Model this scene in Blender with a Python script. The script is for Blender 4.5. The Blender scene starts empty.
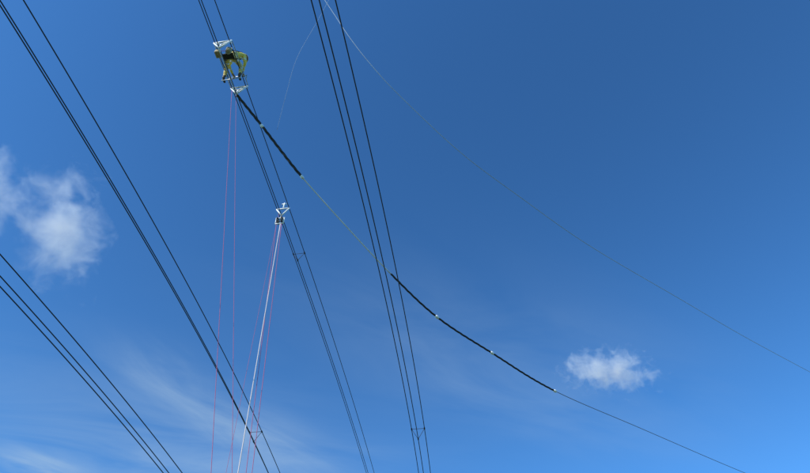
import bpy, math, random
import numpy as np
from mathutils import Vector, Matrix
random.seed(3); np.random.seed(3)
scene=bpy.context.scene
F=585.0; CX,CY=405.0,236.5; PITCH=math.radians(50); CAMZ=1.6
cam=bpy.data.cameras.new("camera"); co=bpy.data.objects.new("camera",cam); scene.collection.objects.link(co)
co.location=(0,0,CAMZ); co.rotation_euler=(math.radians(90)+PITCH,0,0)
cam.sensor_width=36; cam.lens=F/810*36; cam.clip_start=0.1; cam.clip_end=60000; scene.camera=co
scene.view_settings.view_transform='Standard'; scene.view_settings.look='None'; scene.view_settings.exposure=0

def ray(px,py):
    a=(px-CX)/F; v=(CY-py)/F
    return np.array([a, math.cos(PITCH)-math.sin(PITCH)*v, math.sin(PITCH)+math.cos(PITCH)*v])
C=np.array([0,0,CAMZ])
def atH(px,py,H):
    r=ray(px,py); return r*(H/r[2])+C

# ---------- materials ----------
def mat(name,col,rough=0.6,metal=0.0,noise=0.25,scale=12.0,bump=0.0):
    m=bpy.data.materials.new(name); m.use_nodes=True; nt=m.node_tree; b=nt.nodes["Principled BSDF"]
    b.inputs["Roughness"].default_value=rough; b.inputs["Metallic"].default_value=metal
    n=nt.nodes.new("ShaderNodeTexNoise"); n.inputs["Scale"].default_value=scale; n.inputs["Detail"].default_value=5
    tc=nt.nodes.new("ShaderNodeTexCoord"); nt.links.new(tc.outputs["Object"],n.inputs["Vector"])
    cr=nt.nodes.new("ShaderNodeValToRGB")
    cr.color_ramp.elements[0].position=0.3; cr.color_ramp.elements[1].position=0.7
    cr.color_ramp.elements[0].color=[c*(1-noise) for c in col]+[1]
    cr.color_ramp.elements[1].color=[min(1,c*(1+noise)) for c in col]+[1]
    nt.links.new(n.outputs["Fac"],cr.inputs["Fac"]); nt.links.new(cr.outputs["Color"],b.inputs["Base Color"])
    if bump>0:
        bm=nt.nodes.new("ShaderNodeBump"); bm.inputs["Strength"].default_value=bump; bm.inputs["Distance"].default_value=0.01
        nt.links.new(n.outputs["Fac"],bm.inputs["Height"]); nt.links.new(bm.outputs["Normal"],b.inputs["Normal"])
    return m
M_wire=mat("weathered_conductor",(0.03,0.03,0.042),0.8,0.0)
M_cover=mat("black_rubber_cover",(0.024,0.024,0.026),0.85,bump=0.3)
M_white=mat("white_painted_steel",(0.78,0.78,0.76),0.45,noise=0.08)
M_rope=mat("white_rope",(0.62,0.60,0.58),0.9,noise=0.03,scale=30)
M_hrope=mat("faded_hand_rope",(0.66,0.55,0.53),0.9,noise=0.05,scale=30)
M_red=mat("red_rope",(0.40,0.09,0.17),0.8,noise=0.05)
M_alu=mat("dull_aluminium",(0.11,0.12,0.16),0.6,0.0)
M_pale=mat("pale_pilot_rope",(0.40,0.46,0.58),0.8,noise=0.02)
M_steel=mat("galvanised_steel",(0.4,0.41,0.42),0.4,0.7)
M_black=mat("black_webbing",(0.02,0.02,0.02),0.7)
M_hivis=mat("hi_vis_jacket",(0.80,0.62,0.13),0.85,noise=0.15,scale=9,bump=0.4)
M_trous=mat("hi_vis_overtrousers",(0.62,0.47,0.14),0.9,noise=0.4,scale=7,bump=0.4)
M_skin=mat("skin",(0.45,0.26,0.18),0.6,noise=0.08)
M_glove=mat("leather_gloves",(0.38,0.25,0.12),0.8)
M_boot=mat("leather_boots",(0.06,0.04,0.025),0.6)
M_helmet=mat("helmet_shell",(0.75,0.74,0.70),0.3,noise=0.04)
M_refl=mat("reflective_tape",(0.7,0.7,0.72),0.3,noise=0.05)
M_bag=mat("canvas_tool_bag",(0.34,0.27,0.15),0.85)

def link(o,parent=None):
    scene.collection.objects.link(o)
    if parent is not None: o.parent=parent
    return o
def empty(name,M=None):
    e=bpy.data.objects.new(name,None); e.empty_display_size=0.3; scene.collection.objects.link(e)
    if M is not None: e.matrix_world=M
    return e
def obj(name,vs,fs,m,parent=None,smooth=True):
    me=bpy.data.meshes.new(name); me.from_pydata([tuple(map(float,v)) for v in vs],[],fs); me.update()
    if smooth: me.polygons.foreach_set("use_smooth",[True]*len(me.polygons))
    me.materials.append(m); o=bpy.data.objects.new(name,me); return link(o,parent)
def tube_geo(P,r,n=8,closed=False,base=0):
    P=np.array(P,float); N=len(P)
    R=np.full(N,r) if np.isscalar(r) else np.array(r)
    vs=[];fs=[]
    up=None
    for i in range(N):
        if closed: t=P[(i+1)%N]-P[i-1]
        else: t=P[min(i+1,N-1)]-P[max(i-1,0)]
        t=t/np.linalg.norm(t)
        if up is None:
            up=np.array([0,0,1.0]) if abs(t[2])<0.9 else np.array([1.0,0,0])
        a=np.cross(t,up); a/=np.linalg.norm(a); b=np.cross(a,t); up=b
        for k in range(n):
            th=2*math.pi*k/n; vs.append(P[i]+R[i]*(math.cos(th)*a+math.sin(th)*b))
    M=N if closed else N-1
    for i in range(M):
        for k in range(n):
            j=(i+1)%N
            fs.append((base+i*n+k,base+i*n+(k+1)%n,base+j*n+(k+1)%n,base+j*n+k)[::-1])
    if not closed:
        fs.append(tuple(base+k for k in range(n))); fs.append(tuple(base+(N-1)*n+k for k in range(n))[::-1])
    return vs,fs
def tubes(name,paths,r,m,parent=None,n=8,closed=False):
    V=[];Fc=[]
    for p in paths:
        v,f=tube_geo(p,r,n,closed,len(V)); V+=v; Fc+=f
    return obj(name,V,Fc,m,parent)
def box_geo(c,s,base=0):
    c=np.array(c); s=np.array(s)/2
    vs=[c+s*np.array(q) for q in [(-1,-1,-1),(1,-1,-1),(1,1,-1),(-1,1,-1),(-1,-1,1),(1,-1,1),(1,1,1),(-1,1,1)]]
    fs=[(0,3,2,1),(4,5,6,7),(0,1,5,4),(1,2,6,5),(2,3,7,6),(3,0,4,7)]
    return vs,[tuple(base+i for i in f) for f in fs]
def box(name,c,s,m,parent=None,bev=0.01):
    v,f=box_geo(c,s); o=obj(name,v,f,m,parent,False)
    b=o.modifiers.new("bevel",'BEVEL'); b.width=bev; b.segments=2
    return o
def spline(P,n=12):
    P=np.array(P,float); out=[]
    for i in range(len(P)-1):
        p0=P[max(i-1,0)] if i>0 else 2*P[0]-P[1]; p1=P[i]; p2=P[i+1]; p3=P[i+2] if i+2<len(P) else 2*P[-1]-P[-2]
        for k in range(n):
            t=k/n
            out.append(0.5*((2*p1)+(-p0+p2)*t+(2*p0-5*p1+4*p2-p3)*t*t+(-p0+3*p1-3*p2+p3)*t**3))
    out.append(P[-1]); return np.array(out)

# ---------- power lines (triple bundles, apex down) ----------
bundles=[]
def bundle(track,H,sp,spacers=(),rad=0.0165):
    pts=np.array([atH(x,y,H) for x,y in track])
    Y=pts[:,1]; c=np.polyfit(Y,pts[:,0],2)
    y0,y1=Y.min(),Y.max(); ym=(y0+y1)/2
    def pos(y):
        yc=min(max(y,y0),y1); x=np.polyval(c,yc)+np.polyval(np.polyder(c),yc)*(y-yc)
        return np.array([x,y,CAMZ+H+0.00012*(y-ym)**2])
    def tan(y):
        t=pos(y+.1)-pos(y-.1); return t/np.linalg.norm(t)
    e=empty("power_line")
    offs=[(-sp/2,sp*0.433),(sp/2,sp*0.433),(0,-sp*0.433)]
    ys=np.concatenate([np.linspace(-190,y0-6,14),np.linspace(y0-4,y1+6,60),np.linspace(y1+10,240,16)])
    for k,(dx,dz) in enumerate(offs):
        P=[]
        for y in ys:
            t=tan(y); s=np.cross(t,[0,0,1]); s/=np.linalg.norm(s)
            P.append(pos(y)+s*dx+np.array([0,0,dz]))
        tubes("conductor_%d"%(k+1),[P],rad,M_wire,e,8)
    b=dict(pos=pos,tan=tan,e=e,offs=offs,H=H); bundles.append(b)
    for py in spacers:
        r=ray(300,py); y=r[1]*H/r[2]
        t=tan(y); s=np.cross(t,[0,0,1]); s/=np.linalg.norm(s); p=pos(y)
        cs=[p+s*dx+np.array([0,0,dz]) for dx,dz in offs]
        paths=[[cs[0],cs[1]],[cs[1],cs[2]],[cs[2],cs[0]]]
        tubes("spacer_damper_arms",paths,0.010,M_wire,e,6)
        tubes("spacer_damper_clamps",[[q-t*0.06,q+t*0.06] for q in cs],0.030,M_wire,e,8)
    return b
B1=bundle([(5,0),(100,160),(190,310),(271,473)],14,0.55,[437])
B2=bundle([(204,0),(238,92),(283,215),(329,345),(369,473)],19.5,0.52,[257])
B3=bundle([(321,0),(354,130),(385,265),(424,473)],13.8,0.56,[434])
B4=bundle([(0,276),(70,354),(120,412),(171,475)],11,0.5)

def place(b,Y):
    p=b["pos"](Y); t=b["tan"](Y); y=Vector(t); z=Vector((0,0,1)); x=y.cross(z).normalized(); z=x.cross(y).normalized()
    M=Matrix((x,y,z)).transposed().to_4x4(); M.translation=Vector(p); return M
def rowY(py,H):
    r=ray(300,py); return r[1]*H/r[2]

# ---------- worker cart ----------
HL=0.85
offs=B2["offs"]
Ymid=(rowY(46,19.5)+rowY(90,19.5))/2
MC=place(B2,Ymid)
def ring(c,r,axis,n=20):
    c=np.array(c,float); out=[]
    for k in range(n):
        a=2*math.pi*k/n
        if axis=='x': out.append(c+[0,r*math.cos(a),r*math.sin(a)])
        elif axis=='y': out.append(c+[r*math.cos(a),0,r*math.sin(a)])
        else: out.append(c+[r*math.cos(a),r*math.sin(a),0])
    return out
def build_cart(M):
    e=empty("conductor_trolley",M)
    for s,y in ((1,-HL),(2,HL)):
        P=[(dx*1.25,y,dz*1.25) for dx,dz in offs]
        tubes("end_frame_%d"%s,[[P[0],P[1]],[P[1],P[2]],[P[2],P[0]],[P[0],(0,y,0.02)],[P[1],(0,y,0.02)],[P[2],(0,y,0.02)]],0.028,M_white,e,8)
        ws=[]
        for dx,dz in offs:
            zz=dz+(0.055 if dz>0 else -0.055)
            ws.append(ring((dx,y+0.07,zz),0.045,'x',16))
        tubes("rollers_%d"%s,ws,0.02,M_white if s==1 else M_steel,e,8,True)
    a=offs[0]; b=offs[1]
    rails=[[(a[0]*1.25,-HL,a[1]*1.25),(a[0]*1.25,HL,a[1]*1.25)],[(b[0]*1.25,-HL,b[1]*1.25),(b[0]*1.25,HL,b[1]*1.25)]]
    tubes("side_rails",rails,0.018,M_steel,e,8)
    tubes("keel_rail",[[(0,-HL,-0.30),(0,HL,-0.30)]],0.018,M_steel,e,8)
    box("seat",(0,-0.32,0.29),(0.40,0.22,0.03),M_black,e)
    tubes("foot_rest",[[(-0.36,0.30,-0.235),(0.36,0.30,-0.235)],[(-0.34,0.30,-0.235),(-0.34,0.30,0.26)],[(0.34,0.30,-0.235),(0.34,0.30,0.26)]],0.016,M_steel,e,8)
    v,f=tube_geo([(0.20,-0.62,0.06),(0.20,-0.62,-0.14)],[0.11,0.085],14)
    obj("tool_bucket",v,f,M_bag,e)
    tubes("bucket_handle",[[(0.10,-0.62,0.06),(0.12,-0.62,0.17),(0.20,-0.62,0.23),(0.28,-0.62,0.17),(0.30,-0.62,0.06)]],0.01,M_steel,e,6)
    box("tool_bag",(-0.22,-0.55,0.06),(0.2,0.26,0.22),M_bag,e,0.04)
    return e
cart=build_cart(MC)

# ---------- line worker ----------
def skin_body(name,verts,edges,radii,matf,mats,parent,sub=2,root=0):
    me=bpy.data.meshes.new(name+"_sk"); me.from_pydata(verts,edges,[]); me.update()
    o=bpy.data.objects.new(name+"_sk",me); scene.collection.objects.link(o)
    sk=o.modifiers.new("s",'SKIN'); sk.use_smooth_shade=True
    for i,d in enumerate(me.skin_vertices[0].data):
        r=radii[i]; d.radius=r if isinstance(r,tuple) else (r,r); d.use_root=(i==root)
    ss=o.modifiers.new("ss",'SUBSURF'); ss.levels=sub; ss.render_levels=sub
    dg=bpy.context.evaluated_depsgraph_get(); ev=o.evaluated_get(dg)
    nm=bpy.data.meshes.new_from_object(ev); bpy.data.objects.remove(o)
    nm.name=name; nm.materials.clear()
    for m in mats: nm.materials.append(m)
    E=[(np.array(verts[a]),np.array(verts[b])) for a,b in edges]
    for p in nm.polygons:
        c=np.array(p.center); best=None
        for i,(a,b) in enumerate(E):
            ab=b-a; t=np.clip(np.dot(c-a,ab)/np.dot(ab,ab),0,1); d=np.linalg.norm(c-a-ab*t)
            if best is None or d<best[0]: best=(d,i,t)
        p.material_index=matf(best[1],best[2],c); p.use_smooth=True
    n=bpy.data.objects.new(name,nm); return link(n,parent)
def build_worker(M):
    e=empty("line_worker",M)
    def lean(p): # torso leans toward the right-hand rail
        k=max(0,p[2]-.50)*.42; return (p[0]+k,p[1],p[2])
    V=[(0,-.30,.42),(0,-.24,.58),(0,-.12,.76),(0,-.01,.90),(0,.06,.985),(0,.10,1.05)]
    R=[(.17,.13),(.155,.12),(.18,.13),(.13,.10),.062,.055]
    E=[(0,1),(1,2),(2,3),(3,4),(4,5)]; tag=['t']*3+['n']*2
    for s in (-1,1):
        i=len(V); V+= [(s*.19,-.03,.88),(s*.31,.14,.66),(s*.20,.40,.55),(s*.185,.49,.54)]; R+=[.085,.062,.045,.036]
        E+=[(3,i),(i,i+1),(i+1,i+2),(i+2,i+3)]; tag+=['a','a','a','g']
        i=len(V); V+=[(s*.12,-.24,.40),(s*.27,.14,.42),(s*.29,.26,.02),(s*.29,.24,-.10),(s*.29,.33,-.165),(s*.29,.43,-.17)]; R+=[.12,.085,.06,.052,.05,.042]
        E+=[(0,i),(i,i+1),(i+1,i+2),(i+2,i+3),(i+3,i+4),(i+4,i+5)]; tag+=['l','l','l','b','b','b']
    V=[lean(p) for p in V]
    def mf(i,t,c):
        g=tag[i]
        if g=='t': return 5 if (i==1 and .3<t<.55) else 0
        if g=='a': return 5 if (.45<t<.6) else 0
        if g=='l': return 5 if .4<t<.5 else 1
        return {'n':2,'g':3,'b':4}[g]
    skin_body("clothed_body",V,E,R,mf,[M_hivis,M_trous,M_skin,M_glove,M_boot,M_refl],e)
    for s in (-1,1):
        w=np.array(lean((s*.185,.445,.545)))
        V=[tuple(w),tuple(w+[0,.05,-.005]),tuple(w+[0,.085,-.01])]; R=[(.034,.022),(.042,.02),(.04,.017)]; E=[(0,1),(1,2)]
        for k,(dx,L) in enumerate([(-.030,.036),(-.010,.042),(.011,.039),(.030,.030)]):
            i=len(V); b=w+[dx,.09,-.012]
            V+=[tuple(b),tuple(b+[0,L*.9,-.008]),tuple(b+[0,L*1.2,-.036]),tuple(b+[0,L*.8,-.055])]; R+=[.0105,.0100,.0092,.0085]
            E+=[(2,i),(i,i+1),(i+1,i+2),(i+2,i+3)]
        i=len(V); V+=[tuple(w+[-s*.04,.035,-.015]),tuple(w+[-s*.055,.06,-.035]),tuple(w+[-s*.045,.085,-.05])]; R+=[.014,.012,.010]
        E+=[(1,i),(i,i+1),(i+1,i+2)]
        skin_body("gloved_hand_%s"%('r' if s>0 else 'l'),V,E,R,lambda a,b,c:0,[M_glove],e,1)
    tubes("hand_line_bar",[[(-.34,.545,.505),(.34,.545,.505)]],0.016,M_steel,e,8)
    tubes("hand_line_posts",[[(-.33,.545,.505),(-.33,.62,.27)],[(.33,.545,.505),(.33,.62,.27)]],0.014,M_steel,e,8)
    hc=np.array(lean((0,.14,1.13))); tilt=math.radians(-28)
    ct,st=math.cos(tilt),math.sin(tilt)
    def rot(p): return np.array([p[0],p[1]*ct-p[2]*st,p[1]*st+p[2]*ct])
    vs=[];fs=[];nu,nv=24,18
    for j in range(nv+1):
        ph=math.pi*j/nv
        for i in range(nu):
            th=2*math.pi*i/nu
            x=.077*math.sin(ph)*math.cos(th); y=.097*math.sin(ph)*math.sin(th); z=.118*math.cos(ph)
            if z<0: x*=1-0.28*(-z/.118)**1.3; y*=1-0.12*(-z/.118)
            f=max(0,math.sin(th))**14*math.sin(ph)
            if y>0:
                y+= .022*f*math.exp(-((z+.02)/.022)**2)
                y-= .008*math.exp(-((abs(x)-.032)/.014)**2-((z-.012)/.012)**2)
                y+= .006*math.exp(-(x/.028)**2-((z+.062)/.010)**2)
            vs.append(hc+rot(np.array([x,y,z])))
    for j in range(nv):
        for i in range(nu):
            fs.append((j*nu+i,(j+1)*nu+i,(j+1)*nu+(i+1)%nu,j*nu+(i+1)%nu))
    obj("head",vs,fs,M_skin,e)
    for s in (-1,1):
        tubes("ear_%s"%('r' if s>0 else 'l'),[[hc+rot(np.array([s*.078,-.005+.016*math.cos(a),-.008+.028*math.sin(a)])) for a in np.linspace(0,2*math.pi,10,endpoint=False)]],.007,M_skin,e,6,True)
        v,f=tube_geo([hc+rot(np.array([s*.03,.078,.012])),hc+rot(np.array([s*.03,.088,.012]))],[.010,.006],8); obj("eye_%s"%('r' if s>0 else 'l'),v,f,M_black,e)
    vs=[];fs=[];nu,nv=28,8
    for j in range(nv+1):
        ph=math.pi*0.5*j/nv
        for i in range(nu):
            th=2*math.pi*i/nu
            vs.append(hc+rot(np.array([.112*math.sin(ph)*math.cos(th),.132*math.sin(ph)*math.sin(th),.03+.125*math.cos(ph)])))
    for i in range(nu):
        th=2*math.pi*i/nu; k=1.12+.22*max(0,math.sin(th))
        vs.append(hc+rot(np.array([.115*math.cos(th)*1.08,.132*math.sin(th)*k,.022])))
    for j in range(nv+1):
        for i in range(nu): fs.append((j*nu+i,(j+1)*nu+i,(j+1)*nu+(i+1)%nu,j*nu+(i+1)%nu))
    o=obj("safety_helmet",vs,fs,M_helmet,e); so=o.modifiers.new("s",'SOLIDIFY'); so.thickness=.006
    tubes("chin_strap",[[hc+rot(np.array(p)) for p in [(-.09,.0,.03),(-.075,.02,-.06),(0,.06,-.125),(.075,.02,-.06),(.09,.0,.03)]]],.006,M_black,e,6)
    def hoop(c,rx,ry,tl,n=24):
        return [lean((c[0]+rx*math.cos(a),c[1]+ry*math.sin(a),c[2]+tl*math.sin(a))) for a in np.linspace(0,2*math.pi,n,endpoint=False)]
    tubes("safety_harness",[hoop((0,-.27,.50),.185,.150,-.05),hoop((-.14,-.14,.41),.11,.04,.10),hoop((.14,-.14,.41),.11,.04,.10)],.018,M_black,e,6,True)
    tubes("harness_straps",[[lean(q) for q in [(s*.10,-.41,.53),(s*.07,-.32,.72),(s*.10,-.13,.96),(s*.10,.02,.95),(s*.10,.04,.78),(s*.10,-.10,.52)]] for s in (-1,1)],.016,M_black,e,6)
    tubes("lanyard",[spline([(0,-.40,.60),(-.2,-.50,.42),(-.3,-.6,.30)],6)],.010,M_red,e,6)
    return e
worker=build_worker(MC)

# ---------- hanging stringing block on the same bundle ----------
def build_block(M):
    e=empty("stringing_block",M)
    P=[(dx*1.1,0,dz) for dx,dz in offs]
    tubes("hanger_yoke",[[P[0],P[1]],[P[0],(0,0,-.25)],[P[1],(0,0,-.25)],[(0,0,.22),(0,0,.62)],[(-.1,0,.55),(.1,0,.55)]],.028,M_white,e,8)
    tubes("hook",[[(0,0,-.22),(0,0,-.40),(.06,0,-.46),(.0,0,-.52)]],.022,M_steel,e,8)
    tubes("sheave_wheels",[ring((x,0,-.60),.13,'x',24) for x in (-.09,.09)],.032,M_black,e,8,True)
    tubes("sheave_spokes",[[(x,0,-.60),(x,.13*math.cos(a),-.60+.13*math.sin(a))] for x in (-.09,.09) for a in np.linspace(0,2*math.pi,6,endpoint=False)],.012,M_steel,e,6)
    tubes("axle",[[(-.18,0,-.60),(.18,0,-.60)]],.02,M_steel,e,8)
    tubes("side_plates",[[(-.17,-.02,-.42),(-.17,0,-.60),(-.17,-.0,-.78)],[(.17,-.02,-.42),(.17,0,-.60),(.17,0,-.78)],[(-.17,0,-.42),(.17,0,-.42)],[(-.17,0,-.78),(.17,0,-.78)]],.026,M_white,e,8)
    return e
Yb=rowY(212,19.5); MB=place(B2,Yb)
block=build_block(MB)

# ---------- haul cable ----------
P0=np.array((MC@Vector((0.02,HL+.05,-.28)))[:])
Pe=atH(745,473,16.0)
dxy=(Pe-P0)[:2]; nrm=np.array([dxy[1],-dxy[0]])
def onplane(px,py,A=P0,n=nrm):
    r=ray(px,py); t=np.dot(A[:2]-C[:2],n)/np.dot(r[:2],n); return r*t+C
pix=[(262,126),(282,152),(302,177),(345,225),(391,274),(437,317),(492,353),(555,391),(640,428),(745,473),(830,506)]
K=[P0]+[onplane(*p) for p in pix]
end=K[-1]+(K[-1]-K[-2])*2+np.array([0,0,2.0]); K.append(end)
cab=empty("haul_cable")
def seg(a,b,n=14):
    S=spline(K,n); return S[a*n:b*n+1]
def twisted(name,P,r,m):
    P=np.array(P); d=np.r_[0,np.cumsum(np.linalg.norm(np.diff(P,axis=0),axis=1))]
    s=np.arange(0,d[-1],0.06); Q=np.stack([np.interp(s,d,P[:,i]) for i in range(3)],1)
    paths=[]
    for k in range(3):
        path=[]
        for i,q in enumerate(Q):
            t=Q[min(i+1,len(Q)-1)]-Q[max(i-1,0)]; t/=np.linalg.norm(t)
            a=np.cross(t,[0,0,1]); a/=np.linalg.norm(a); b=np.cross(a,t); th=s[i]*2*math.pi/0.9+k*2*math.pi/3
            path.append(q+r*.5*(math.cos(th)*a+math.sin(th)*b))
        paths.append(path)
    tubes(name,paths,r*.55,m,cab,7)
twisted("covered_section_1",seg(0,3),0.050,M_cover)
tubes("rope_section",[seg(3,5)],0.022,M_rope,cab)
twisted("covered_section_2",seg(5,8),0.036,M_cover)
tubes("bare_section",[seg(8,12)],0.013,M_alu,cab)
for i in (1,3,6,7,8):
    q=K[i]; t=K[i+1]-K[i-1]; t/=np.linalg.norm(t)
    tubes("white_clamp_%d"%i,[[q-t*.08,q-t*.05,q+t*.05,q+t*.08]],[.035,.056,.056,.035],M_white,cab,10)
tubes("shackle",[[P0,P0+np.array([0,-.1,.1])]],.03,M_white,cab,8)

# ---------- faint pilot rope ----------
A=ray(350,38)*26+C; Bq=ray(810,372)*40+C; d=(Bq-A)[:2]; n2=np.array([d[1],-d[0]])
pk=[(330,8),(350,38),(372,66),(400,96),(460,152),(520,197),(590,246),(680,299),(745,337),(810,372),(850,393)]
KP=[onplane(x,y,A,n2) for x,y in pk]
KP=[KP[0]+(KP[0]-KP[1])*3]+KP+[KP[-1]+(KP[-1]-KP[-2])*3+np.array([0,0,1.5])]
tubes("pilot_rope",[spline(KP,10)],0.015,M_pale)
A2=ray(277,130)*23+C
tubes("pilot_rope",[spline([A2,ray(286,95)*23+C,ray(297,58)*23.3+C,ray(318,20)*24+C,ray(345,-30)*25+C],8)],0.005,M_pale)

# ---------- hand ropes to the ground ----------
def drop(name,top,px,py,r,m,sag=0.0):
    T=np.array(top); q=ray(px,py); n=np.cross(T-C,q)
    cst=n[2]*(-CAMZ); v=n[0]*T[0]+n[1]*T[1]+cst; k=v/(n[0]**2+n[1]**2)
    G=np.array([T[0]-k*n[0],T[1]-k*n[1],0.01])
    Pm=[T+(G-T)*t+np.array([0,0,-sag*4*t*(1-t)]) for t in np.linspace(0,1,24)]
    Pm+= [G+np.array([.3*i+0.1*math.sin(i*2),.25*math.cos(i*1.7),0]) for i in range(1,6)]
    tubes(name,[Pm],r,m,None,6)
def wp(M,p): return np.array((M@Vector(p))[:])
drop("white_hand_rope",wp(MB,(0.05,0,-.78)),238,473,0.015,M_hrope)
drop("red_hand_rope",wp(MC,(-.25,HL,.1)),211,473,0.006,M_red)
drop("red_hand_rope",wp(MC,(0,HL,-.3)),232,473,0.005,M_red)
drop("red_hand_rope",wp(MB,(-.2,.1,.2)),226,473,0.005,M_red)
drop("red_hand_rope",wp(MB,(-.15,0,-.5)),246,473,0.009,M_red)
drop("red_hand_rope",wp(MB,(.1,0,-.78)),252,473,0.009,M_red)

# ---------- ground ----------
gm=mat("grass",(0.07,0.10,0.035),0.95,noise=0.5,scale=0.8)
N=40; S=20000
vs=[];fs=[]
xs=np.sign(np.linspace(-1,1,N+1))*np.abs(np.linspace(-1,1,N+1))**3*S
for y in xs:
    for x in xs: vs.append((x,y,0))
for j in range(N):
    for i in range(N): a=j*(N+1)+i; fs.append((a,a+1,a+N+2,a+N+1))
obj("ground",vs,fs,gm)

# ---------- sun & sky ----------
SEL,SAZ=36,-136
el,az=math.radians(SEL),math.radians(SAZ)
sd=Vector((math.sin(az)*math.cos(el),math.cos(az)*math.cos(el),math.sin(el)))
sl=bpy.data.lights.new("sun",'SUN'); sl.energy=4.5; sl.angle=math.radians(.5); sl.color=(1,.95,.88)
so=bpy.data.objects.new("sun",sl); link(so); so.rotation_euler=sd.to_track_quat('Z','Y').to_euler()
w=bpy.data.worlds.new("World"); scene.world=w; w.use_nodes=True; nt=w.node_tree; nt.nodes.clear()
NN=nt.nodes.new; L=nt.links.new
out=NN("ShaderNodeOutputWorld"); bg=NN("ShaderNodeBackground"); sky=NN("ShaderNodeTexSky")
sky.sky_type='NISHITA'; sky.sun_disc=False; sky.sun_elevation=el; sky.sun_rotation=az%(2*math.pi)
sky.air_density=1.0; sky.dust_density=0.3; sky.ozone_density=3.0; sky.altitude=200
m1=NN("ShaderNodeVectorMath"); m1.operation='SCALE'; m1.inputs["Scale"].default_value=0.1
g=NN("ShaderNodeGamma"); g.inputs["Gamma"].default_value=1.28
m2=NN("ShaderNodeVectorMath"); m2.operation='MULTIPLY'; m2.inputs[1].default_value=(13.5,24.5,29)
L(sky.outputs[0],m1.inputs[0]); L(m1.outputs[0],g.inputs[0]); L(g.outputs[0],m2.inputs[0])
tc=NN("ShaderNodeTexCoord"); sep=NN("ShaderNodeSeparateXYZ"); L(tc.outputs["Generated"],sep.inputs[0])
def mth(op,a,b=None,c=None,clamp=False):
    n=NN("ShaderNodeMath"); n.operation=op; n.use_clamp=clamp
    for i,q in enumerate((a,b,c)):
        if q is None: continue
        if isinstance(q,(int,float)): n.inputs[i].default_value=q
        else: L(q,n.inputs[i])
    return n.outputs[0]
zc=mth('MAXIMUM',sep.outputs[2],0.03)
U=mth('DIVIDE',sep.outputs[0],zc); V=mth('DIVIDE',sep.outputs[1],zc)
def streak(p,q,wid,ext,amt,sc,seed):
    a=ray(*p);b=ray(*q); a=a[:2]/a[2]; b=b[:2]/b[2]; c=(a+b)/2; dd=b-a; Ln=np.linalg.norm(dd); dd/=Ln
    du=mth('SUBTRACT',U,float(c[0])); dv=mth('SUBTRACT',V,float(c[1]))
    s=mth('ADD',mth('MULTIPLY',du,float(dd[0])),mth('MULTIPLY',dv,float(dd[1])))
    t=mth('SUBTRACT',mth('MULTIPLY',dv,float(dd[0])),mth('MULTIPLY',du,float(dd[1])))
    cb=NN("ShaderNodeCombineXYZ"); L(mth('MULTIPLY',s,sc*0.35),cb.inputs[0]); L(mth('MULTIPLY',t,sc),cb.inputs[1]); cb.inputs[2].default_value=seed
    n=NN("ShaderNodeTexNoise"); n.inputs["Scale"].default_value=1; n.inputs["Detail"].default_value=5; n.inputs["Roughness"].default_value=.55; n.inputs["Distortion"].default_value=.6
    L(cb.outputs[0],n.inputs["Vector"])
    s2=mth('DIVIDE',s,Ln*.5*ext); t2=mth('DIVIDE',t,wid)
    r2=mth('ADD',mth('MULTIPLY',s2,s2),mth('MULTIPLY',t2,t2))
    fall=mth('EXPONENT',mth('MULTIPLY',r2,-1.0))
    nn=mth('MULTIPLY',mth('SUBTRACT',n.outputs["Fac"],.30),2.4,clamp=True)
    return mth('MULTIPLY',mth('MULTIPLY',fall,nn),amt)
tot=streak((150,375),(310,470),.11,1.0,.6,6,1.0)
for a in [((0,455),(70,480),.10,1.2,.85,6,5.0),((20,440),(300,480),.38,1.5,.5,4,9.0),((380,330),(660,420),.24,1.2,.27,4,13.0),((120,345),(190,400),.10,1.0,.3,7,17.0)]:
    tot=mth('ADD',tot,streak(*a))
tot=mth('MINIMUM',tot,.9)
mx=NN("ShaderNodeMix"); mx.data_type='RGBA'; L(tot,mx.inputs["Factor"]); L(m2.outputs[0],mx.inputs[6]); mx.inputs[7].default_value=(4.0,5.7,7.6,1)
L(mx.outputs[2],bg.inputs[0]); bg.inputs[1].default_value=0.1; L(bg.outputs[0],out.inputs[0])

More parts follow.
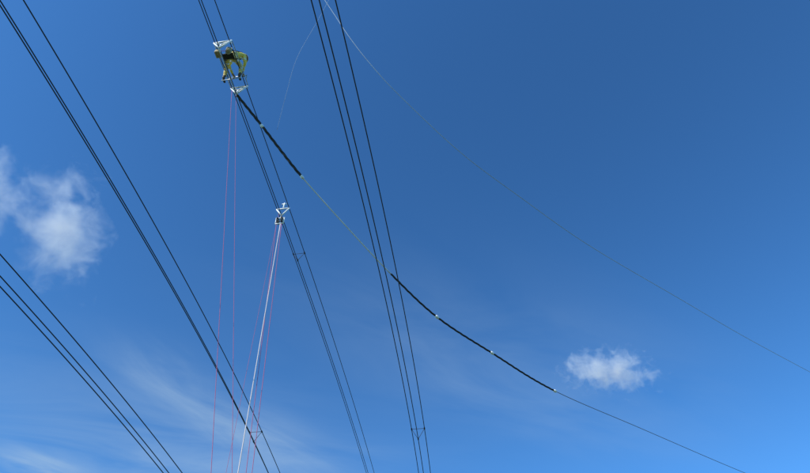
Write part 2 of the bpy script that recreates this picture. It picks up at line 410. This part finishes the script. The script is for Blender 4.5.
# ---------- cumulus clouds: volumes with a slight added glow ----------
def cloud(px,py,wpx,hpx,alt,dens,seed,nscale=2.2,thr=0.0):
    p=atH(px,py,alt); depth=alt/ray(px,py)[2]; k=depth/F
    me=bpy.data.meshes.new("cloud"); v,f=box_geo((0,0,0),(2,2,2)); me.from_pydata([tuple(q) for q in v],[],f)
    o=bpy.data.objects.new("cloud",me); link(o); o.location=p
    o.scale=(wpx*k/2,hpx*k*.62,hpx*k*.55)
    m=bpy.data.materials.new("cloud_vapour"); m.use_nodes=True; t=m.node_tree; t.nodes.clear()
    A=t.nodes.new; LL=t.links.new
    o_=A("ShaderNodeOutputMaterial"); pv=A("ShaderNodeVolumePrincipled"); tcc=A("ShaderNodeTexCoord")
    ln=A("ShaderNodeVectorMath"); ln.operation='LENGTH'; LL(tcc.outputs["Object"],ln.inputs[0])
    mp=A("ShaderNodeMapping"); mp.inputs["Location"].default_value=(seed,seed*1.7,0); mp.inputs["Scale"].default_value=(o.scale[0]/o.scale[1],1,1); LL(tcc.outputs["Object"],mp.inputs[0])
    no=A("ShaderNodeTexNoise"); no.inputs["Scale"].default_value=nscale; no.inputs["Detail"].default_value=6; no.inputs["Roughness"].default_value=.65; no.inputs["Distortion"].default_value=.4; LL(mp.outputs[0],no.inputs["Vector"])
    def mm(op,a,b,cl=False):
        n=A("ShaderNodeMath"); n.operation=op; n.use_clamp=cl
        for i,q in enumerate((a,b)):
            if isinstance(q,(int,float)): n.inputs[i].default_value=q
            else: LL(q,n.inputs[i])
        return n.outputs[0]
    x=mm('SUBTRACT',mm('MULTIPLY',no.outputs["Fac"],3.2),1.25+thr)
    x=mm('SUBTRACT',x,mm('MULTIPLY',ln.outputs["Value"],.95))
    x=mm('ADD',x,.35,True)
    LL(mm('MULTIPLY',x,dens),pv.inputs["Density"])
    pv.inputs["Color"].default_value=(1,1,1,1); pv.inputs["Anisotropy"].default_value=.05
    pv.inputs["Emission Color"].default_value=(.8,.88,1,1)
    em=mm('MULTIPLY',x,dens*.18); LL(em,pv.inputs["Emission Strength"])  # added emission stands in for light scattered repeatedly inside the cloud
    LL(pv.outputs[0],o_.inputs["Volume"]); me.materials.append(m)
    return o
cloud(62,231,86,108,900,.015,1.3)
cloud(-4,188,44,84,900,.013,4.1)
cloud(609,370,110,42,900,.030,7.7,1.9)
